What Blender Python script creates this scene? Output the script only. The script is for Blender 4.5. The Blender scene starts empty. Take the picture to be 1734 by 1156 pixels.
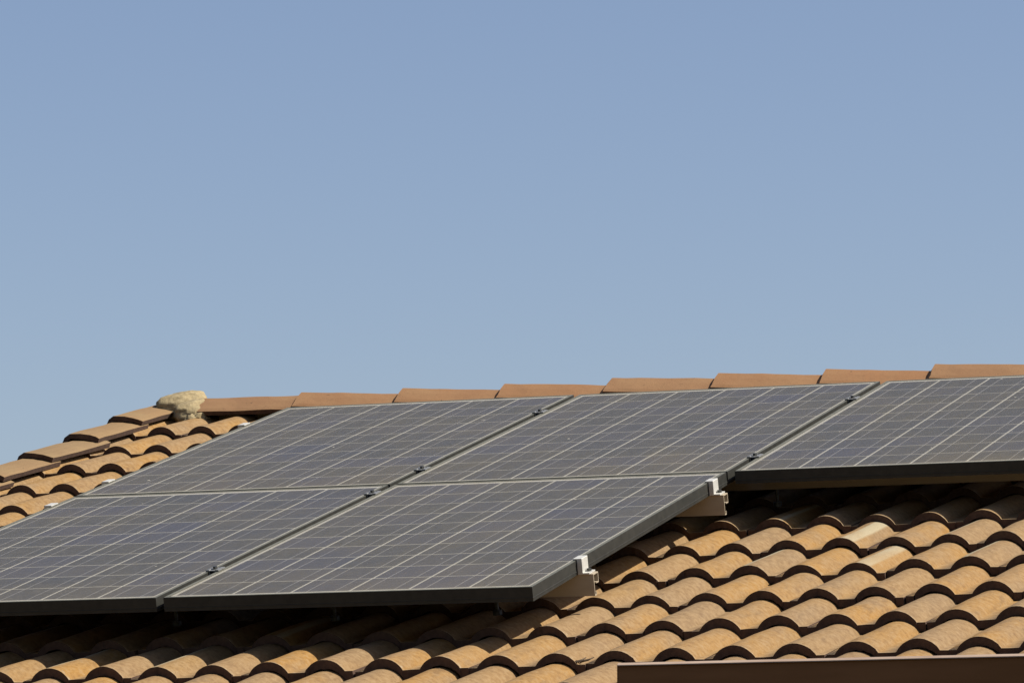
import bpy, bmesh, math, random
from mathutils import Vector, Matrix, noise
random.seed(11)
S = bpy.context.scene
C = S.collection
PI = math.pi
PITCH = math.radians(15.4465)
Z0 = 2.65                                   # height of the panel plane's lower edge above the ground
ROOF = Matrix.Translation((0, 0, Z0)) @ Matrix.Rotation(PITCH, 4, 'X')   # roof axes: u along the eave, v up the slope, w out of it
def W3(u, v, w): return ROOF @ Vector((u, v, w))

# ------------------------------------------------------------------ camera
cam = bpy.data.cameras.new('camera')
co = bpy.data.objects.new('camera', cam); C.objects.link(co)
R3 = Matrix(((0.9382868746525264, 0.045583044650633786, 0.3428409644356588),
             (0.34585797786772954, -0.12366282791316835, -0.9301020181344428),
             (0.0, 0.9912767983933128, -0.13179646796126238)))
co.matrix_world = Matrix.Translation((4.8548302, -10.62197048, Z0 - 0.89602129)) @ R3.to_4x4()
cam.sensor_width = 36.0
cam.lens = 7813.77 / 1734 * 36
cam.clip_start = 0.1
cam.clip_end = 5000
S.camera = co

# ------------------------------------------------------------------ light
SUN_UVW = Vector((0.92, 0.42, 1.0)).normalized()
sd = (ROOF.to_3x3() @ SUN_UVW).normalized()
elev = math.asin(sd.z)
az = math.atan2(sd.x, sd.y)                  # clockwise from +Y
world = bpy.data.worlds.new('World'); S.world = world; world.use_nodes = True
nt = world.node_tree; nt.nodes.clear()
sky = nt.nodes.new('ShaderNodeTexSky'); sky.sky_type = 'NISHITA'; sky.sun_disc = False
sky.sun_elevation = elev; sky.sun_rotation = az
sky.altitude = 0; sky.air_density = 1.0; sky.dust_density = 1.2; sky.ozone_density = 4.0
hs = nt.nodes.new('ShaderNodeMix'); hs.data_type = 'RGBA'; hs.blend_type = 'MULTIPLY'; hs.inputs[0].default_value = 1.0; hs.inputs[7].default_value = (1.155, 1.015, 0.99, 1)   # white balance of the picture
bg = nt.nodes.new('ShaderNodeBackground'); bg.inputs['Strength'].default_value = 0.066
wo = nt.nodes.new('ShaderNodeOutputWorld')
nt.links.new(sky.outputs[0], hs.inputs[6]); nt.links.new(hs.outputs[2], bg.inputs['Color']); nt.links.new(bg.outputs[0], wo.inputs['Surface'])
sl = bpy.data.lights.new('sun', 'SUN'); sl.energy = 5.0; sl.angle = math.radians(0.5); sl.color = (1.0, 0.95, 0.86)
so = bpy.data.objects.new('sun', sl); C.objects.link(so)
so.rotation_euler = sd.to_track_quat('Z', 'Y').to_euler()
so.location = (6, -6, 12)
vs = S.view_settings
vs.view_transform = 'Standard'; vs.look = 'None'; vs.gamma = 1.0; vs.exposure = 0.80; vs.use_curve_mapping = False

# ------------------------------------------------------------------ helpers
def obj(name, me, mat=None, parent=None, loc=None, rot=None):
    o = bpy.data.objects.new(name, me); C.objects.link(o)
    if mat is not None and me is not None and not me.materials: me.materials.append(mat)
    if parent is not None: o.parent = parent
    if loc is not None: o.location = loc
    if rot is not None: o.rotation_euler = rot
    return o
def tag(o, label=None, cat=None, group=None, kind=None):
    for k, v in (('label', label), ('category', cat), ('group', group), ('kind', kind)):
        if v: o[k] = v
    return o
class MB:
    def __init__(s): s.v = []; s.f = []; s.m = []
    def add(s, vs, fs, m=0):
        b = len(s.v); s.v += [tuple(p) for p in vs]; s.f += [tuple(i + b for i in f) for f in fs]; s.m += [m] * len(fs)
    def box(s, x0, x1, y0, y1, z0, z1, m=0):
        s.add([(x0,y0,z0),(x1,y0,z0),(x1,y1,z0),(x0,y1,z0),(x0,y0,z1),(x1,y0,z1),(x1,y1,z1),(x0,y1,z1)],
              [(0,3,2,1),(4,5,6,7),(0,1,5,4),(1,2,6,5),(2,3,7,6),(3,0,4,7)], m)
    def prism_u(s, prof, u0, u1, m=0):
        """closed (y,z) outline extruded along x, outline counter-clockwise seen from +x"""
        n = len(prof)
        vs = [(u0, y, z) for y, z in prof] + [(u1, y, z) for y, z in prof]
        fs = [(i, (i + 1) % n, (i + 1) % n + n, i + n) for i in range(n)]
        fs = [tuple(reversed(f)) for f in fs]
        fs += [tuple(range(n, 2 * n)), tuple(reversed(range(n)))]
        s.add(vs, fs, m)
    def prism_v(s, prof, v0, v1, m=0):
        """closed (x,z) outline extruded along y"""
        n = len(prof)
        vs = [(x, v0, z) for x, z in prof] + [(x, v1, z) for x, z in prof]
        fs = [(i, (i + 1) % n, (i + 1) % n + n, i + n) for i in range(n)]
        fs += [tuple(range(n, 2 * n)), tuple(reversed(range(n)))]
        s.add(vs, fs, m)
    def hexagon(s, cx, cy, z0, z1, r, m=0, n=6):
        vs = [(cx + r*math.cos(2*PI*i/n), cy + r*math.sin(2*PI*i/n), z) for z in (z0, z1) for i in range(n)]
        fs = [(i, (i+1) % n, (i+1) % n + n, i + n) for i in range(n)] + [tuple(range(n, 2*n)), tuple(reversed(range(n)))]
        s.add(vs, fs, m)
    def mesh(s, name, mats=(), fix=True, smooth=None):
        me = bpy.data.meshes.new(name); me.from_pydata(s.v, [], s.f)
        for m in mats: me.materials.append(m)
        me.polygons.foreach_set('material_index', s.m)
        if smooth: me.polygons.foreach_set('use_smooth', smooth)
        me.update()
        if fix:
            bm = bmesh.new(); bm.from_mesh(me); bmesh.ops.recalc_face_normals(bm, faces=bm.faces); bm.to_mesh(me); bm.free()
        return me

# ------------------------------------------------------------------ materials
class NT:
    def __init__(s, name):
        s.mat = bpy.data.materials.new(name); s.mat.use_nodes = True
        s.t = s.mat.node_tree; s.t.nodes.clear()
        s.out = s.n('OutputMaterial')
    def n(s, kind, **kw):
        nd = s.t.nodes.new('ShaderNode' + kind)
        for k, v in kw.items(): setattr(nd, k, v)
        return nd
    def l(s, a, b): s.t.links.new(a, b)
    def val(s, x, sock):
        if isinstance(x, (int, float)): sock.default_value = x
        elif isinstance(x, tuple): sock.default_value = x if len(x) == len(sock.default_value) else x + (1,)
        else: s.l(x, sock)
    def math(s, op, a, b=0.0, c=0.0, clamp=False):
        m = s.n('Math', operation=op, use_clamp=clamp); s.val(a, m.inputs[0]); s.val(b, m.inputs[1]); s.val(c, m.inputs[2]); return m.outputs[0]
    def mix(s, f, a, b, mode='MIX'):
        m = s.n('Mix', data_type='RGBA', blend_type=mode); s.val(f, m.inputs[0]); s.val(a, m.inputs[6]); s.val(b, m.inputs[7]); return m.outputs[2]
    def noise(s, vec, scale, detail=3, rough=0.55, dist=0.0):
        m = s.n('TexNoise'); m.inputs['Scale'].default_value = scale; m.inputs['Detail'].default_value = detail
        m.inputs['Roughness'].default_value = rough; m.inputs['Distortion'].default_value = dist
        if vec is not None: s.l(vec, m.inputs['Vector'])
        return m.outputs[0]
    def ramp(s, f, a, b, lo=0.0, hi=1.0):
        m = s.n('MapRange'); s.val(f, m.inputs[0]); m.inputs[1].default_value = a; m.inputs[2].default_value = b
        m.inputs[3].default_value = lo; m.inputs[4].default_value = hi; return m.outputs[0]
    def shift(s, vec, rnd, amt=37.0):
        m = s.n('VectorMath', operation='ADD'); s.l(vec, m.inputs[0])
        c = s.n('CombineXYZ'); a = s.math('MULTIPLY', rnd, amt)
        for i in range(3): s.l(a, c.inputs[i])
        s.l(c.outputs[0], m.inputs[1]); return m.outputs[0]
    def scale(s, vec, x, y, z):
        m = s.n('VectorMath', operation='MULTIPLY'); s.l(vec, m.inputs[0]); m.inputs[1].default_value = (x, y, z); return m.outputs[0]
    def bump(s, h, strength, dist):
        m = s.n('Bump'); m.inputs['Strength'].default_value = strength; m.inputs['Distance'].default_value = dist; s.l(h, m.inputs['Height']); return m.outputs[0]
    def pbr(s, col, rough=0.8, metal=0.0, normal=None, spec=0.5):
        p = s.n('BsdfPrincipled'); s.val(col, p.inputs['Base Color']); s.val(rough, p.inputs['Roughness']); s.val(metal, p.inputs['Metallic'])
        p.inputs['Specular IOR Level'].default_value = spec
        if normal is not None: s.l(normal, p.inputs['Normal'])
        s.l(p.outputs[0], s.out.inputs['Surface']); return p

def tile_material():
    """concrete tile, colour slurry that differs from barrel to barrel, pale weathered streaks, sandy grain"""
    k = NT('tile_clay')
    tc = k.n('TexCoord'); ob = tc.outputs['Object']
    oi = k.n('ObjectInfo'); rnd = oi.outputs['Random']
    at = lambda nm: k.n('Attribute', attribute_type='OBJECT', attribute_name=nm).outputs['Fac']
    p = k.shift(ob, rnd)
    sep = k.n('SeparateXYZ'); k.l(ob, sep.inputs[0]); x, y = sep.outputs[0], sep.outputs[1]
    wob = k.noise(k.scale(p, 30, 8, 30), 1.0, 3)
    xw = k.math('ADD', x, k.math('MULTIPLY', k.math('SUBTRACT', wob, 0.5), 0.012))
    side = k.ramp(xw, -0.012, 0.012)                           # left barrel / right barrel
    n1 = k.noise(k.scale(p, 9, 3.5, 9), 1.0, 4, 0.6)
    n2 = k.noise(p, 60, 3, 0.7)
    n3 = k.noise(p, 330, 2, 0.6)
    warm = k.mix(at('warm_left'), (0.198, 0.122, 0.049), (0.242, 0.126, 0.028))
    cool = k.mix(at('warm_right'), (0.187, 0.118, 0.054), (0.231, 0.128, 0.038))
    col = k.mix(side, warm, cool)
    col = k.mix(k.ramp(n1, 0.42, 0.66, 0, 0.8), col, (0.168, 0.111, 0.058))     # patchy wear of the slurry
    col = k.mix(k.ramp(n2, 0.46, 0.70, 0, 0.65), col, (0.254, 0.173, 0.089))      # sandy paler grain
    col = k.mix(k.ramp(n2, 0.48, 0.28, 0, 0.6), col, (0.112, 0.062, 0.028))
    # pale chalky streak along a barrel
    c0 = at('streak_at'); ws = at('streak_width')
    d = k.math('ABSOLUTE', k.math('SUBTRACT', k.math('ADD', x, k.math('MULTIPLY', k.math('SUBTRACT', n2, 0.5), 0.006)), c0))
    stf = k.math('MULTIPLY', k.ramp(k.math('SUBTRACT', d, ws), 0.003, -0.003), k.ramp(n1, 0.25, 0.55, 0.45, 0.95))
    col = k.mix(stf, col, (0.285, 0.240, 0.153))
    # chalk and grime by the lower edge
    edge = k.ramp(y, 0.02, 0.0)
    chip = k.math('MULTIPLY', edge, k.ramp(k.noise(p, 75, 3, 0.6), 0.57, 0.63))
    col = k.mix(chip, col, (0.280, 0.225, 0.149))
    rim = k.math('MULTIPLY', k.ramp(k.math('ADD', y, k.math('MULTIPLY', n2, 0.012)), 0.017, 0.006), 0.55)
    col = k.mix(rim, col, (0.267, 0.190, 0.108))
    soot = k.noise(k.scale(p, 26, 6, 26), 1.0, 4, 0.65)
    col = k.mix(k.ramp(soot, 0.58, 0.75, 0, 0.5), col, (0.081, 0.051, 0.028))
    speck = k.ramp(k.noise(p, 140, 2, 0.5), 0.71, 0.76)
    col = k.mix(k.math('MULTIPLY', speck, 0.7), col, (0.050, 0.034, 0.019))
    col = k.mix(k.ramp(n3, 0.3, 0.7, 0.0, 0.35), col, k.mix(0.5, col, (0.081, 0.048, 0.022)))
    h = k.math('ADD', k.math('MULTIPLY', n3, 0.5), n2)
    k.pbr(col, 0.9, 0, k.bump(h, 0.55, 0.003), 0.25)
    return k.mat
def plain_noise(name, a, b, scale=20, rough=0.8, metal=0.0, bump=0.2, bdist=0.001, stretch=(1,1,1), spec=0.4, detail=4):
    k = NT(name); tc = k.n('TexCoord'); p = k.scale(tc.outputs['Object'], *stretch)
    n = k.noise(p, scale, detail, 0.6); n2 = k.noise(p, scale * 7, 2)
    col = k.mix(k.ramp(n, 0.3, 0.7), a, b)
    k.pbr(col, rough, metal, k.bump(k.math('ADD', n, k.math('MULTIPLY', n2, 0.5)), bump, bdist), spec)
    return k.mat
M = {}
M['tile'] = tile_material()
M['butt'] = plain_noise('tile_shaded_edge', (0.046, 0.024, 0.015), (0.085, 0.047, 0.029), 60, 0.95, 0, 0.4, 0.002)  # raw tile edge, its colour darkened to carry the shade on downslope faces
def trim_material(name, f):
    c = lambda r_, g_, b_: (r_*f[0], g_*f[1], b_*f[2])
    k = NT(name); tc = k.n('TexCoord'); ob = tc.outputs['Object']; rnd = k.n('ObjectInfo').outputs['Random']
    p = k.shift(ob, rnd)
    n1 = k.noise(p, 7, 4, 0.6); n2 = k.noise(p, 70, 3, 0.65); n3 = k.noise(p, 320, 2)
    col = k.mix(rnd, c(0.180, 0.089, 0.040), c(0.162, 0.089, 0.045))
    col = k.mix(k.ramp(n1, 0.42, 0.7, 0, 0.6), col, c(0.194, 0.112, 0.055))
    col = k.mix(k.ramp(n2, 0.45, 0.25, 0, 0.4), col, c(0.108, 0.058, 0.030))
    col = k.mix(k.ramp(k.noise(p, 45, 2), 0.73, 0.77, 0, 0.8), col, c(0.035, 0.023, 0.015))
    k.pbr(col, 0.9, 0, k.bump(k.math('ADD', n2, n3), 0.3, 0.002), 0.25)
    return k.mat
M['trim'] = trim_material('ridge_tile_clay', (1.15, 1.15, 1.1))
M['rake'] = trim_material('rake_tile_clay', (1.05, 1.24, 1.2))
M['mortar'] = plain_noise('mortar', (0.178, 0.134, 0.066), (0.330, 0.261, 0.142), 55, 0.97, 0, 0.9, 0.006, detail=6)
M['deck'] = plain_noise('roof_underlay', (0.03, 0.026, 0.022), (0.05, 0.042, 0.035), 12)
M['stucco'] = plain_noise('stucco', (0.42, 0.34, 0.25), (0.50, 0.42, 0.31), 30, 0.95, 0, 0.5, 0.004)
M['fascia'] = plain_noise('brown_paint', (0.150, 0.066, 0.026), (0.190, 0.086, 0.036), 9, 0.8, 0, 0.1, 0.0008, (0.4, 3, 3), spec=0.1)
M['sunlit_rim'] = plain_noise('sunlit_gutter_rim', (0.26, 0.18, 0.13), (0.36, 0.27, 0.20), 14, 0.7, 0, 0.1, 0.0006, (0.5, 3, 3))  # paler than the gutter paint: sunlight on the top rim put into the colour
M['ground'] = plain_noise('dry_ground', (0.035, 0.035, 0.016), (0.055, 0.050, 0.025), 1.3, 1.0, 0, 0.5, 0.03)
M['frame'] = plain_noise('anodised_frame', (0.022, 0.022, 0.019), (0.034, 0.033, 0.028), 35, 0.5, 0.0, 0.05, 0.0004, (1, 1, 1), spec=0.15)
M['lip'] = plain_noise('sunlit_frame_lip', (0.082, 0.081, 0.063), (0.118, 0.115, 0.090), 25, 0.6, 0.0, 0.05, 0.0004, spec=0.3)  # dusty frame top, paled further to carry its sunlight and sky sheen
M['alu'] = plain_noise('mill_aluminium', (0.47, 0.455, 0.41), (0.57, 0.555, 0.50), 40, 0.42, 0.3, 0.08, 0.0005)
M['rail'] = plain_noise('rail_aluminium', (0.31, 0.255, 0.18), (0.38, 0.315, 0.225), 30, 0.5, 0.1, 0.06, 0.0004, (0.2, 1, 1))
M['bolt'] = plain_noise('dark_bolt', (0.05, 0.05, 0.05), (0.12, 0.12, 0.11), 90, 0.45, 0.8)
M['clampdark'] = plain_noise('dark_clamp', (0.16, 0.16, 0.15), (0.26, 0.26, 0.25), 60, 0.5, 0.6)
M['backsheet'] = plain_noise('white_backsheet', (0.317, 0.304, 0.268), (0.365, 0.351, 0.310), 25, 0.7)
M['twig'] = plain_noise('dry_twig_bark', (0.05, 0.032, 0.02), (0.10, 0.07, 0.04), 80, 0.95)

def cell_material():
    """polycrystalline cell: crystal flakes and two printed silver lines"""
    k = NT('polycrystalline_cell'); tc = k.n('TexCoord'); ob = tc.outputs['Object']; rnd = k.n('ObjectInfo').outputs['Random']
    p = k.shift(ob, rnd, 11.0)
    v = k.n('TexVoronoi'); v.inputs['Scale'].default_value = 75; k.l(k.scale(p, 1, 1, 0), v.inputs['Vector'])
    bw = k.n('SeparateColor'); k.l(v.outputs['Color'], bw.inputs[0])
    col = k.mix(bw.outputs[0], (0.023, 0.022, 0.023), (0.045, 0.043, 0.044))
    col = k.mix(k.ramp(k.math('FRACT', k.math('MULTIPLY', rnd, 7.13)), 0.5, 1.0, 0, 0.7), col, (0.033, 0.034, 0.062))
    col = k.mix(k.ramp(k.math('FRACT', k.math('MULTIPLY', rnd, 3.71)), 0.55, 1.0, 0, 0.6), col, (0.048, 0.043, 0.044))
    sep = k.n('SeparateXYZ'); k.l(ob, sep.inputs[0])
    d = k.math('ABSOLUTE', k.math('SUBTRACT', k.math('ABSOLUTE', sep.outputs[0]), 0.039))
    col = k.mix(k.math('LESS_THAN', d, 0.0010), col, (0.315, 0.299, 0.281))
    k.pbr(col, 0.35, 0, None, 0.5)
    return k.mat
M['cell'] = cell_material()
def glass_material():
    """clear cover glass under a patchy film of pale road dust, with droppings and specks"""
    k = NT('dusty_glass'); tc = k.n('TexCoord'); ob = tc.outputs['Object']; rnd = k.n('ObjectInfo').outputs['Random']
    p = k.shift(ob, rnd, 23.0)
    sep = k.n('SeparateXYZ'); k.l(ob, sep.inputs[0])
    n1 = k.noise(p, 2.2, 5, 0.6, 0.4); n2 = k.noise(k.scale(p, 16, 4, 1), 1.0, 5, 0.65); n3 = k.noise(p, 90, 3, 0.6)
    dust = k.math('ADD', 0.14, k.ramp(n1, 0.25, 0.8, 0.0, 0.10))
    dust = k.math('ADD', dust, k.ramp(n2, 0.4, 0.8, 0.0, 0.07))
    dust = k.math('ADD', dust, k.ramp(n3, 0.35, 0.75, 0.0, 0.06))
    low = k.math('MULTIPLY', k.ramp(sep.outputs[1], 0.45, 0.0), k.ramp(n1, 0.3, 0.7, 0.4, 1.0))     # silt gathers at the lower frame
    dust = k.math('ADD', dust, k.math('MULTIPLY', low, 0.08))
    spk = k.ramp(k.noise(p, 38, 1, 0.4), 0.80, 0.825)
    dust2 = k.math('MAXIMUM', dust, k.math('MULTIPLY', spk, 0.75), clamp=True)
    dcol = k.mix(k.ramp(n1, 0.3, 0.7), (0.175, 0.155, 0.103), (0.191, 0.166, 0.108))
    dcol = k.mix(k.math('MULTIPLY', low, 0.7), dcol, (0.216, 0.177, 0.113))
    dcol = k.mix(spk, dcol, (0.448, 0.418, 0.355))
    tr = k.n('BsdfTransparent'); df = k.n('BsdfDiffuse'); k.l(dcol, df.inputs[0])
    m1 = k.n('MixShader'); k.l(dust2, m1.inputs[0]); k.l(tr.outputs[0], m1.inputs[1]); k.l(df.outputs[0], m1.inputs[2])
    gl = k.n('BsdfGlossy'); gl.inputs['Roughness'].default_value = 0.16; gl.inputs['Color'].default_value = (1, 1, 1, 1)
    fr = k.n('Fresnel'); fr.inputs['IOR'].default_value = 1.42
    f2 = k.math('MULTIPLY', fr.outputs[0], k.math('SUBTRACT', 0.315, dust2, clamp=True))
    m2 = k.n('MixShader'); k.l(f2, m2.inputs[0]); k.l(m1.outputs[0], m2.inputs[1]); k.l(gl.outputs[0], m2.inputs[2])
    k.l(m2.outputs[0], k.out.inputs['Surface'])
    return k.mat
M['glass'] = glass_material()
k = NT('clear_glass_edge'); t_ = k.n('BsdfTransparent'); k.l(t_.outputs[0], k.out.inputs['Surface']); M['glassedge'] = k.mat

# ------------------------------------------------------------------ roof field
U0, V0, PU, PV = 1.2782, 1.5854, 0.14926, 0.36933        # barrel columns and courses
def bow(u, v):                                          # the old roof sags a little: height of a tile's lower crest below the panels
    uu = max(-2.7, min(2.2, u - 0.5)); vv = max(-2.4, min(2.8, v - 1.5))
    return -0.130 + 0.00511*uu - 0.00387*vv + 0.00241*uu*uu - 0.00206*uu*vv + 0.00112*vv*vv
H, HB, T = 0.030, 0.053, 0.021                          # barrel rise, half width, tile thickness
RB = (HB*HB + H*H) / (2*H)
TLEN, TILT = 0.44, (T + 0.0025) / PV
def prof(x):                                            # height of the tile section at x, crest = 0
    a = abs(abs(x) - PU/2)
    return -H if a >= HB else math.sqrt(RB*RB - a*a) - (RB - H) - H
def tile_mesh(x0, x1, seed, name='roof_tile'):
    rn = random.Random(seed)
    xs = [x0]
    for b in (-PU/2, PU/2):
        xs += [b + HB * math.cos(PI * (1 - i / 18)) for i in range(19)]
    xs += [0.0, x1]
    xs = sorted(x for x in set(round(x, 5) for x in xs) if x0 <= x <= x1)
    ys = [0.0, 0.10, 0.22, 0.34, TLEN]
    n = len(xs)
    jag = [rn.uniform(-0.0010, 0.0010) + 0.0035*noise.noise(Vector((x*28, seed*1.7, 0))) + (rn.uniform(0.002, 0.005) if rn.random() < 0.06 else 0) for x in xs]
    wv = [rn.uniform(-0.0014, 0.0014) for _ in range(len(ys))]
    sagx = lambda x, y: 0.0016*noise.noise(Vector((x*9, y*7, seed*2.3)))
    v, f, m, s = [], [], [], []
    for j, y in enumerate(ys):
        for i, x in enumerate(xs):
            v.append((x, y + (jag[i] if j == 0 else 0), prof(x) - TILT*y + wv[j] + sagx(x, y) + rn.uniform(-0.0003, 0.0003)))
    for j in range(len(ys) - 1):
        for i in range(n - 1):
            f.append((j*n+i, j*n+i+1, (j+1)*n+i+1, (j+1)*n+i)); m.append(0); s.append(True)
    # lower edge: a small rounded nose, then the raw face, darkened to carry its shade (own vertices so that the edge stays sharp)
    b = len(v)
    for i, x in enumerate(xs):
        v.append((x, jag[i], prof(x) + wv[0] + sagx(x, 0)))
    for i, x in enumerate(xs):
        v.append((x, jag[i] + 0.0012, prof(x) - T - 0.001 + rn.uniform(-0.0012, 0.0012)))
    for i in range(n - 1):
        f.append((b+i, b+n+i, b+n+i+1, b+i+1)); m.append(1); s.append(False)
    c = len(v)                                          # underside
    for y in (0.0012, TLEN):
        for i, x in enumerate(xs): v.append((x, y, prof(x) - T - TILT*y))
    for i in range(n - 1):
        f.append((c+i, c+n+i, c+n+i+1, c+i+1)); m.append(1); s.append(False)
    L = (len(ys)-1)*n
    f.append((0, L, c+n, c)); f.append((n-1, c+n-1, c+2*n-1, L+n-1)); m += [1, 1]; s += [False, False]
    me = bpy.data.meshes.new(name); me.from_pydata(v, [], f)
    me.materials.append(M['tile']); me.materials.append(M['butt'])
    me.polygons.foreach_set('material_index', m); me.polygons.foreach_set('use_smooth', s); me.update()
    return me

house = tag(obj('house', None, loc=(0, 0, 0)), 'low house with a weathered orange tiled roof under the solar panels', 'house')
# roof boarding, two slopes
VR, WR = 4.25, -0.088                                    # ridge line
rm = MB()
rm.prism_u([(-0.60, -0.24), (-0.60, -0.30), (VR, -0.30), (VR, -0.24)], -1.86, 9.0)
roof = obj('roof', rm.mesh('roof', [M['deck']]), None, house); roof.matrix_local = ROOF
variants = [tile_mesh(-PU + 0.001, PU - 0.001, 100 + i) for i in range(12)]
cut = {}
ULEFT = -1.893
def place_tile(me, u, v, shade):
    o = bpy.data.objects.new('roof_tile', me); C.objects.link(o); o.parent = roof
    e = 0.02
    su = (bow(u + e, v) - bow(u - e, v)) / (2*e); sv = (bow(u, v + e) - bow(u, v - e)) / (2*e)
    o.location = (u + random.uniform(-0.002, 0.002), v + random.uniform(-0.006, 0.006), bow(u, v) + random.uniform(-0.0010, 0.0018))
    o.rotation_euler = (math.atan(sv), -math.atan(su) + math.radians(random.uniform(-0.35, 0.35)), math.radians(random.uniform(-0.8, 0.8)))
    o['warm_left'], o['warm_right'], o['streak_at'], o['streak_width'] = shade
    return o
def shade_for(k, i0):
    wl = random.uniform(0.55, 1.0) if random.random() < 0.8 else random.uniform(0.1, 0.5)
    wr = random.uniform(0.0, 0.4) if random.random() < 0.8 else random.uniform(0.4, 0.9)
    if i0 < -10: wl = random.uniform(0.5, 1.0); wr = random.uniform(0.3, 0.85)
    st, sw = 1.0, 0.0
    fixed = {(1, 0): (0.095, 0.017), (1, 2): (0.055, 0.012), (2, 1): (0.092, 0.018), (2, 3): (0.055, 0.013), (1, 4): (0.06, 0.01), (2, -1): (0.06, 0.011)}
    if (k, i0) in fixed: st, sw = fixed[(k, i0)]
    elif random.random() < 0.10: st, sw = random.choice((-1, 1)) * PU/2 + random.uniform(-0.03, 0.03), random.uniform(0.004, 0.010)
    return wl, wr, st, sw
hidden = MB()
for k in range(-6, 7):
    v = V0 - k * PV
    start = -20 if k % 2 else -21
    start = (-20 if k % 2 else -21)
    par = 0 if k % 2 else 1
    for i0 in range(-22, 15):
        if (i0 % 2) != par: continue
        u = U0 + (i0 + 0.5) * PU
        if u + PU < ULEFT + 0.03: continue
        if u - PU < ULEFT:
            key = par
            if key not in cut: cut[key] = tile_mesh(ULEFT - u, PU - 0.001, 300 + par)
            me = cut[key]
        else: me = variants[random.randrange(12)]
        place_tile(me, u, v, shade_for(k, i0))
# the roof goes on to the right, outside the picture
ext = MB()
src = variants[0]
sv_ = [tuple(p.co) for p in src.vertices]; sf_ = [tuple(p.vertices) for p in src.polygons]; sm_ = [p.material_index for p in src.polygons]
for k in range(-6, 7):
    v = V0 - k * PV
    for i0 in range(15, 52):
        if (i0 % 2) != (0 if k % 2 else 1): continue
        u = U0 + (i0 + 0.5) * PU
        b = len(ext.v); z = bow(u, v)
        ext.v += [(p[0] + u, p[1] + v, p[2] + z) for p in sv_]
        ext.f += [tuple(a + b for a in f) for f in sf_]; ext.m += sm_
eo = obj('tile_field', ext.mesh('tile_field', [M['tile'], M['butt']], fix=False), None, roof); tag(eo, kind='stuff')
for nm, vv in (('warm_left', 0.8), ('warm_right', 0.3), ('streak_at', 50.0), ('streak_width', 0.0)): eo[nm] = vv

# ------------------------------------------------------------------ rake tiles down the gable edge
def shell(outer, th, length, tilt, seed, name, mats, along='y', nose=False):
    """open angular section given from left to right, th thick, drawn out along y (front at 0); front face in the shade-darkened edge material"""
    rn = random.Random(seed)
    n = len(outer)
    inner = []
    for i in range(n):
        a = Vector(outer[max(i-1, 0)]); b = Vector(outer[min(i+1, n-1)])
        d = (b - a).normalized(); nrm = Vector((d.y, -d.x))
        inner.append(Vector(outer[i]) + nrm * th)
    v, f, m = [], [], []
    ys = [length*i/9 for i in range(10)]
    for j, y in enumerate(ys):
        for x, z in outer: v.append((x, y + (rn.uniform(-0.003, 0.003) if j == 0 else 0), z - tilt*y + rn.uniform(-0.0006, 0.0006) + 0.003*noise.noise(Vector((x*8, y*9, seed*1.3)))))
    q = len(v)
    for j, y in enumerate(ys):
        for p in inner: v.append((p.x, y, p.y - tilt*y))
    for j in range(len(ys) - 1):
        for i in range(n - 1):
            f.append((j*n+i, j*n+i+1, (j+1)*n+i+1, (j+1)*n+i)); m.append(0)
            f.append((q+j*n+i, q+(j+1)*n+i, q+(j+1)*n+i+1, q+j*n+i+1)); m.append(1)
        f.append((j*n, (j+1)*n, q+(j+1)*n, q+j*n)); m.append(1)
        f.append((j*n+n-1, q+j*n+n-1, q+(j+1)*n+n-1, (j+1)*n+n-1)); m.append(1)
    for i in range(n - 1):
        f.append((i, q+i, q+i+1, i+1)); m.append(1)
        e = (len(ys)-1)*n
        f.append((e+i, e+i+1, q+e+i+1, q+e+i)); m.append(1)
    if nose:                                            # fillet in tile colour, added so the step casts no shadow line
        b = len(v)
        for p in inner: v.append((p.x, -0.014, p.y + 0.001))
        for i in range(n - 1): f.append((b+i, b+i+1, i+1, i)); m.append(0)
    if along == 'x':                                    # run along x instead, section in (y,z)
        v = [(y, x, z) for x, y, z in v]; f = [tuple(reversed(t)) for t in f]
    me = bpy.data.meshes.new(name); me.from_pydata(v, [], f)
    for mt in mats: me.materials.append(mt)
    me.polygons.foreach_set('material_index', m); me.update()
    return me
rake_sec = [(-0.088, -0.14), (-0.081, -0.034), (-0.070, -0.013), (-0.050, -0.001), (-0.010, -0.004), (0.024, -0.010), (0.045, -0.016), (0.058, -0.022)]
rake_me = [shell(rake_sec, 0.017, 0.43, 0.020/PV, 40 + i, 'rake_tile', [M['rake'], M['butt']]) for i in range(4)]
for j in range(13):
    v = 3.868 - j * 0.367
    o = obj('rake_tile', rake_me[j % 4], None, roof, (-1.857 + random.uniform(-0.004, 0.004), v, bow(-1.8, v) + 0.036 + random.uniform(-0.002, 0.003)), (0, 0, math.radians(random.uniform(-1.4, 1.4))))
# ridge tiles: section across the ridge, level in the world, so turned back by the pitch
ridge_sec = [(-0.125, -0.058), (-0.112, -0.047), (-0.072, -0.021), (-0.036, -0.001), (-0.022, 0.001), (0.022, 0.001), (0.036, -0.001), (0.072, -0.021), (0.112, -0.047), (0.125, -0.058)]
ridge_me = [shell(ridge_sec, 0.017, 0.445, 0.021/0.377, 60 + i, 'ridge_tile', [M['trim'], M['butt']], 'x', True) for i in range(4)]
flat_ridge = shell(ridge_sec, 0.017, 0.44, 0.021/0.377, 77, 'ridge_tile', [M['trim'], M['butt']], 'x', True)
for j in range(26):
    u = (-1.730 + j * 0.3805) if j else -1.717
    w = WR - 0.0005 + random.uniform(-0.003, 0.002)
    o = obj('ridge_tile', flat_ridge if j == 0 else ridge_me[j % 4], None, roof, (u + random.uniform(-0.006, 0.006), VR, w if j else w - 0.008),
            (-PITCH, math.radians(random.uniform(-0.25, 0.25)) + (-math.radians(2.6) if j == 0 else 0), math.radians(random.uniform(-0.4, 0.4))))
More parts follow.
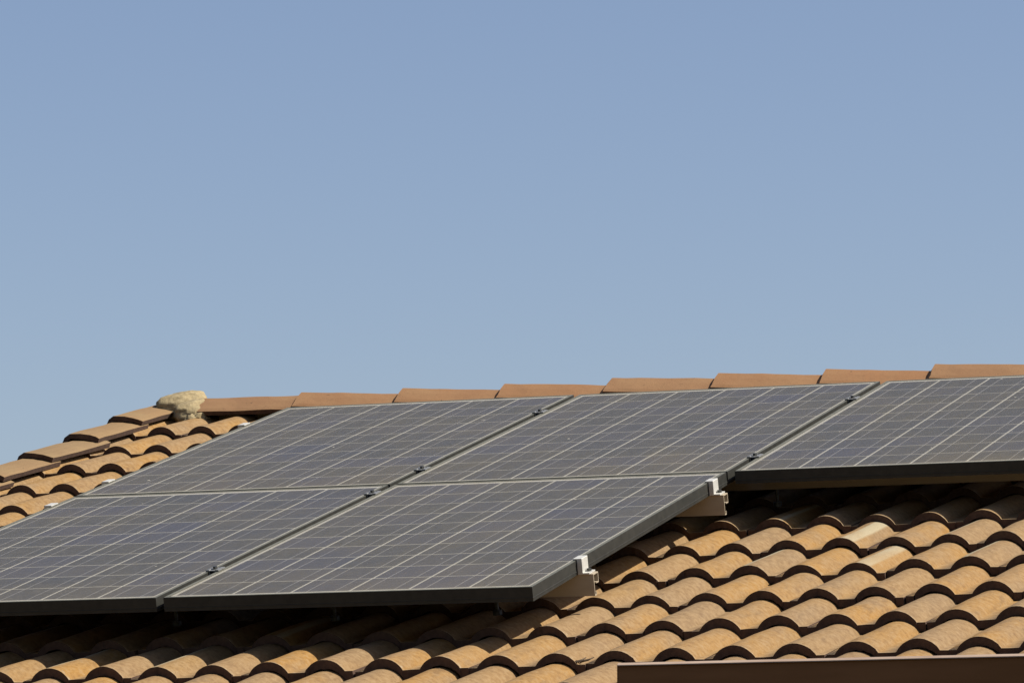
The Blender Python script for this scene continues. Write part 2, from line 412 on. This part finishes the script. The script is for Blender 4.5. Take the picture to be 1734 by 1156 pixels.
bd = MB(); bd.box(-1.66, 8.9, VR - 0.055, VR + 0.055, -0.235, -0.125)
obj('ridge_bedding', bd.mesh('ridge_bedding', [M['mortar']]), None, roof)
# mortar lump where ridge and rake meet
def lump(name, c, r, seed, amp, squash, extra=()):
    bm = bmesh.new(); bmesh.ops.create_icosphere(bm, subdivisions=4, radius=1.0); n0 = len(bm.verts)
    for _ in extra: bmesh.ops.create_icosphere(bm, subdivisions=4, radius=1.0)
    for iv, vt in enumerate(bm.verts):
        q = extra[iv//n0 - 1] if iv >= n0 else (0, 0, 0) + tuple(r)
        p = vt.co.copy(); d = noise.noise(p*1.6 + Vector((seed, 0, 0))) * amp + noise.noise(p*5 + Vector((0, seed, 0))) * amp * 0.35 + noise.noise(p*13 + Vector((0, 0, seed))) * amp * 0.15
        p *= 1 + d
        p.x = math.copysign(abs(p.x) ** squash, p.x)
        vt.co = Vector((p.x*q[3] + q[0], p.y*q[4] + q[1], p.z*q[5] + q[2]))
    for fc in bm.faces: fc.smooth = True
    me = bpy.data.meshes.new(name); bm.to_mesh(me); bm.free()
    return obj(name, me, M['mortar'], roof, c)
mo = lump('mortar_cap', (-1.822, 4.25, -0.117), (0.094, 0.105, 0.050), 3.0, 0.22, 0.62, [(0.072, -0.06, -0.010, 0.062, 0.095, 0.040)])
mo2 = lump('mortar_bed', (-1.715, 4.13, -0.150), (0.045, 0.05, 0.035), 9.0, 0.5, 1.0)

# ------------------------------------------------------------------ house body under the roof
yw0 = W3(0, -0.12, 0).y; yr = W3(0, VR, 0).y; zr = W3(0, VR, -0.30).z
ydeep = 2*yr - yw0
wm = MB()
zt = W3(0, -0.12, -0.30).z - 0.01
gx0, gx1 = -1.78, 8.9
wm.prism_u([(yw0, 0.0), (ydeep, 0.0), (ydeep, zt), (yr, zr - 0.02), (yw0, zt)], gx0, gx1)
obj('wall', wm.mesh('wall', [M['stucco']]), None, house)
bm_ = MB(); Rm = ROOF
c = [W3(0, VR + 0.004, -0.24), W3(0, VR + 0.004, -0.30)]
e0 = Vector((0, 2*yr - W3(0, -0.6, -0.24).y, W3(0, -0.6, -0.24).z)); e1 = Vector((0, 2*yr - W3(0, -0.6, -0.30).y, W3(0, -0.6, -0.30).z))
bm_.prism_u([(c[0].y, c[0].z), (c[1].y, c[1].z), (e1.y, e1.z), (e0.y, e0.z)], -1.86, 9.0)
obj('rear_slope', bm_.mesh('rear_slope', [M['deck']]), None, house)
# barge board under the rake tiles
bb = MB(); bb.box(-1.93, -1.89, -0.60, VR, -0.36, -0.20)
o = obj('barge_board', bb.mesh('barge_board', [M['fascia']]), None, house); o.matrix_local = ROOF
# brown gutter along the right part of the eave
gt = MB()
g0 = W3(1.397, -0.578, -0.076)
GV, GW = -0.700, -0.050
top = W3(0, GV, GW)
# section in world (y,z): front face, rolled rim, back
def gut_sec(y, z):
    return [(y, z - 0.150), (y + 0.004, z - 0.150), (y + 0.004, z - 0.012), (y + 0.010, z - 0.012), (y + 0.010, z), (y + 0.0015, z), (y - 0.006, z - 0.0055), (y - 0.006, z - 0.0075), (y, z - 0.010)]
gt.prism_u(gut_sec(top.y, top.z), 1.441, 8.9)
gt.box(1.441, 8.9, top.y + 0.004, top.y + 0.105, top.z - 0.150, top.z - 0.146)
gt.box(1.441, 8.9, top.y + 0.101, top.y + 0.105, top.z - 0.146, top.z - 0.075)
gt.box(1.439, 1.4405, top.y - 0.001, top.y + 0.105, top.z - 0.151, top.z - 0.004)
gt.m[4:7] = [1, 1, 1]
obj('gutter', gt.mesh('gutter', [M['fascia'], M['sunlit_rim']]), None, house)
fb = MB(); yf = W3(0, -0.60, -0.30).y
fb.box(-1.86, 9.0, yf - 0.022, yf - 0.002, W3(0, -0.60, -0.30).z - 0.10, W3(0, -0.60, -0.24).z + 0.03)
obj('fascia_board', fb.mesh('fascia_board', [M['fascia']]), None, house)

# ------------------------------------------------------------------ solar panels
PW, PH, GX, GY = 0.992, 1.641, 0.0208, 0.0129
def ring(profile, w, h):
    """closed (inset, z) outline swept round a w x h rectangle with mitred corners"""
    n = len(profile); vs = []; fs = []
    for cx, cy, sx, sy in ((0, 0, 1, 1), (w, 0, -1, 1), (w, h, -1, -1), (0, h, 1, -1)):
        for o, z in profile: vs.append((cx + sx*o, cy + sy*o, z))
    for a in range(4):
        b = (a + 1) % 4
        for i in range(n):
            j = (i + 1) % n; fs.append((a*n+i, b*n+i, b*n+j, a*n+j))
    return vs, fs
fm = MB()
fm.add(*ring([(0, -0.036), (0, -0.0290), (-0.0009, -0.0284), (-0.0009, -0.0266), (0, -0.0260), (0, -0.0004), (0.0010, 0.0005), (0.0095, 0.0005), (0.0105, 0.0001),
              (0.0105, -0.0085), (0.0025, -0.0085), (0.0025, -0.033), (0.022, -0.033), (0.022, -0.036)], PW, PH))
fm.m = [1 if (i % 14) in (6, 7) else 0 for i in range(len(fm.f))]
frame_me = fm.mesh('frame', [M['frame'], M['lip']])
gm = MB(); gm.box(0.011, PW - 0.011, 0.011, PH - 0.011, -0.0008, 0.0)
gm.m = [1, 0, 1, 1, 1, 1]
glass_me = gm.mesh('glass_pane', [M['glass'], M['glassedge']])
bs = MB(); bs.box(0.011, PW - 0.011, 0.011, PH - 0.011, -0.0040, -0.00125); back_me = bs.mesh('backsheet', [M['backsheet']])
jb = MB(); jb.box(PW/2 - 0.06, PW/2 + 0.06, PH - 0.20, PH - 0.09, -0.028, -0.0042); jb_me = jb.mesh('junction_box', [M['bolt']])
cs = 0.153
def cell_mesh():
    m = MB(); h, ch = cs/2, 0.0025
    out = [(-h+ch, -h), (h-ch, -h), (h, -h+ch), (h, h-ch), (h-ch, h), (-h+ch, h), (-h, h-ch), (-h, -h+ch)]
    vs = [(x, y, z) for z in (-0.0002, 0.0) for x, y in out]
    m.add(vs, [tuple(range(8, 16)), tuple(reversed(range(8)))] + [(i, (i+1) % 8, (i+1) % 8 + 8, i + 8) for i in range(8)])
    return m.mesh('solar_cell', [M['cell']])
cell_me = cell_mesh()
CGX, CGY = 0.0065, 0.0052
mx = (PW - 6*cs - 5*CGX) / 2 + 0.002
my = 0.0300                                             # narrow margin at the lower end, wider at the head
def solar_panel(col, row, label):
    t = obj('solar_panel', None, None, None, W3(col*(PW + GX), row*(PH + GY), 0), (PITCH, 0, 0))
    tag(t, label, 'solar panel', 'solar panels on the tiled roof')
    obj('frame', frame_me, None, t); obj('backsheet', back_me, None, t); obj('junction_box', jb_me, None, t)
    for i in range(6):
        for j in range(10):
            obj('solar_cell', cell_me, None, t, (mx + cs/2 + i*(cs + CGX), my + cs/2 + j*(cs + CGY), -0.0011))
    obj('glass_pane', glass_me, None, t)
    return t
solar_panel(-1, 0, 'dusty solar panel at the lower left, running out of the left edge of the photo')
solar_panel(0, 0, 'dusty solar panel of the lower row whose right side shows two bright end clamps')
solar_panel(-1, 1, 'dusty solar panel of the upper row beside the bare tiles and rake on the left')
solar_panel(0, 1, 'dusty solar panel in the middle of the upper row, between two other panels')
solar_panel(1, 1, 'dusty solar panel at the right end of the upper row, dark gap beneath it')

# ------------------------------------------------------------------ mounting rails with clamps
RH = 0.056; RT = -0.0362
def rail_profile():
    t = 0.0028; top = 0.0; bot = -RH; b = 0.040
    return [(0, bot), (0.014, bot), (0.014, bot + 0.010), (0.0112, bot + 0.010), (0.0112, bot + t), (t, bot + t), (t, top - t),
            (b - 0.008 - t + 0.005, top - t), (b - 0.008 - t + 0.005, top - 0.024), (0.018, top - 0.024), (0.018, top - 0.027), (b - 0.003, top - 0.027), (b - 0.003, top), (0, top)]
def end_clamp_mesh(sgn):
    m = MB(); wv = 0.046; x = 0.0
    # Z section in (x,z): lip over the frame, web, foot
    t = 0.003
    sec = [(-0.009, 0.0022), (-0.009, 0.0052), (0.0135, 0.0052), (0.0145, 0.0042), (0.0145, RT + 0.0045), (0.032, RT + 0.0045), (0.032, RT + 0.0008), (0.0015, RT + 0.0008), (0.0015, 0.0022)]
    sec = [(sgn*a, b) for a, b in sec]
    m.prism_v(sec, -wv/2, wv/2)
    return m.mesh('end_clamp', [M['alu']])
def bolt_mesh(): 
    m = MB(); m.hexagon(0, 0, 0, 0.007, 0.0065); m.hexagon(0, 0, -0.02, 0.0, 0.003); return m.mesh('bolt', [M['bolt']])
def mid_clamp_mesh():
    m = MB(); wv = 0.044; g = GX/2
    sec = [(-g - 0.008, 0.0020), (g + 0.008, 0.0020), (g + 0.008, 0.0052), (0.009, 0.0058), (0.008, 0.0040), (-0.008, 0.0040), (-0.009, 0.0058), (-g - 0.008, 0.0052)]
    m.prism_v(sec, -wv/2, wv/2)
    m.box(-0.0095, -0.0070, -wv/2, wv/2, RT + 0.001, 0.0019); m.box(0.0070, 0.0095, -wv/2, wv/2, RT + 0.001, 0.0019)
    return m.mesh('mid_clamp', [M['clampdark']])
def hook_mesh(depth):
    m = MB(); m.hexagon(0, 0.026, RT - RH - depth, RT - RH - 0.0005, 0.005, n=8); m.hexagon(0, 0.026, RT - RH - depth, RT - RH - depth + 0.012, 0.013, n=8)
    return m.mesh('hanger_bolt', [M['bolt']])
ecR, ecL, bolt_me, mid_me = end_clamp_mesh(1), end_clamp_mesh(-1), bolt_mesh(), mid_clamp_mesh()
def rail(v, u0, u1, gaps, uL, uR, label):
    rv = v - 0.016
    t = obj('mounting_rail', None, None, None, W3(u0, rv, 0), (PITCH, 0, 0))
    tag(t, label, 'mounting rail', 'rails under the solar panels')
    m = MB(); m.prism_u([(y, z + RT) for y, z in rail_profile()], 0, u1 - u0)
    obj('rail_bar', m.mesh('rail_bar', [M['rail']]), None, t)
    for g in gaps:
        cl = obj('mid_clamp', mid_me, None, t, (g - u0, 0.016, 0)); obj('bolt', bolt_me, None, cl, (0, 0, 0.0042))
    for uu, me, s in ((uL, ecL, -1), (uR, ecR, 1)):
        cl = obj('end_clamp', me, None, t, (uu - u0 + s*0.0004, 0.016, 0)); obj('bolt', bolt_me, None, cl, (s*0.0225, 0.004, RT + 0.0046))
    for k_ in range(4):
        uu = u0 + 0.3 + k_ * (u1 - u0 - 0.6) / 3
        kc = round((uu - U0) / PU)
        obj('hanger_bolt', hook_mesh(-(bow(uu, v)) - 0.012 - 0.0362 - RH + 0.028), None, t, (U0 + (kc + 0.5)*PU - u0, 0, 0))
    return t
a, b_ = PW + GX/2, -GX/2
rail(0.360, -1.058, PW + 0.040, [b_], -PW - GX, PW, 'lowest aluminium rail, its cut end showing at the lower right panel corner')
rail(1.490, -1.058, PW + 0.040, [b_], -PW - GX, PW, 'aluminium rail under the head of the lower panels, cut end beside the long shadow gap')
rail(1.890, -1.058, 2*PW + GX + 0.060, [b_, a], -PW - GX, 2*PW + GX, 'long aluminium rail seen in shade just under the lower edge of the right panel')
rail(2.935, -1.058, 2*PW + GX + 0.060, [b_, a], -PW - GX, 2*PW + GX, 'uppermost aluminium rail near the ridge, shown only by its small clamps')

# ------------------------------------------------------------------ small debris on the tiles
def twig(u, v, w, pieces, label):
    m = MB()
    for (x0, y0, x1, y1, r) in pieces:
        p0 = Vector((x0, y0, 0.002)); p1 = Vector((x1, y1, 0.006)); d = (p1 - p0).normalized()
        s_ = d.cross(Vector((0, 0, 1))).normalized()*r; t2 = Vector((0, 0, r))
        ps = []
        for p, q in ((p0, 1), ((p0 + p1)/2 + s_*2, 0.9), (p1, 0.5)): ps += [p + s_*q, p + t2*q, p - s_*q, p - t2*q]
        fs = [(0, 1, 2, 3), (11, 10, 9, 8)]
        for a_ in range(2):
            for i in range(4): fs.append((a_*4+i, a_*4+4+i, a_*4+4+(i+1) % 4, a_*4+(i+1) % 4))
        m.add(ps, fs)
    o = obj('dry_twig', m.mesh('dry_twig', [M['twig']]), None, None, W3(u, v, w), (PITCH, 0, 0)); tag(o, label, 'twig')
twig(0.734, 1.018, -0.1625, [(-0.016, 0.0, 0.018, 0.012, 0.0020), (-0.006, 0.006, -0.012, 0.045, 0.0016), (0.006, 0.008, 0.014, 0.05, 0.0016)], 'tiny dark twig lying on the sunlit tile beside the lower rail end')
twig(1.190, -0.250, -0.1400, [(-0.022, -0.006, 0.022, 0.012, 0.0028), (-0.014, 0.0, 0.004, 0.03, 0.0022), (0.0, -0.004, 0.024, 0.03, 0.0024), (-0.02, 0.01, 0.012, -0.004, 0.002)], 'tuft of dark dry twigs caught on a tile edge left of the brown gutter')

# ------------------------------------------------------------------ ground
gm_ = MB(); n_ = 24; R_ = 2500.0
gm_.add([(-R_, -R_, 0), (R_, -R_, 0), (R_, R_, 0), (-R_, R_, 0)], [(0, 1, 2, 3)])
tag(obj('ground', gm_.mesh('ground', [M['ground']])), kind='structure')
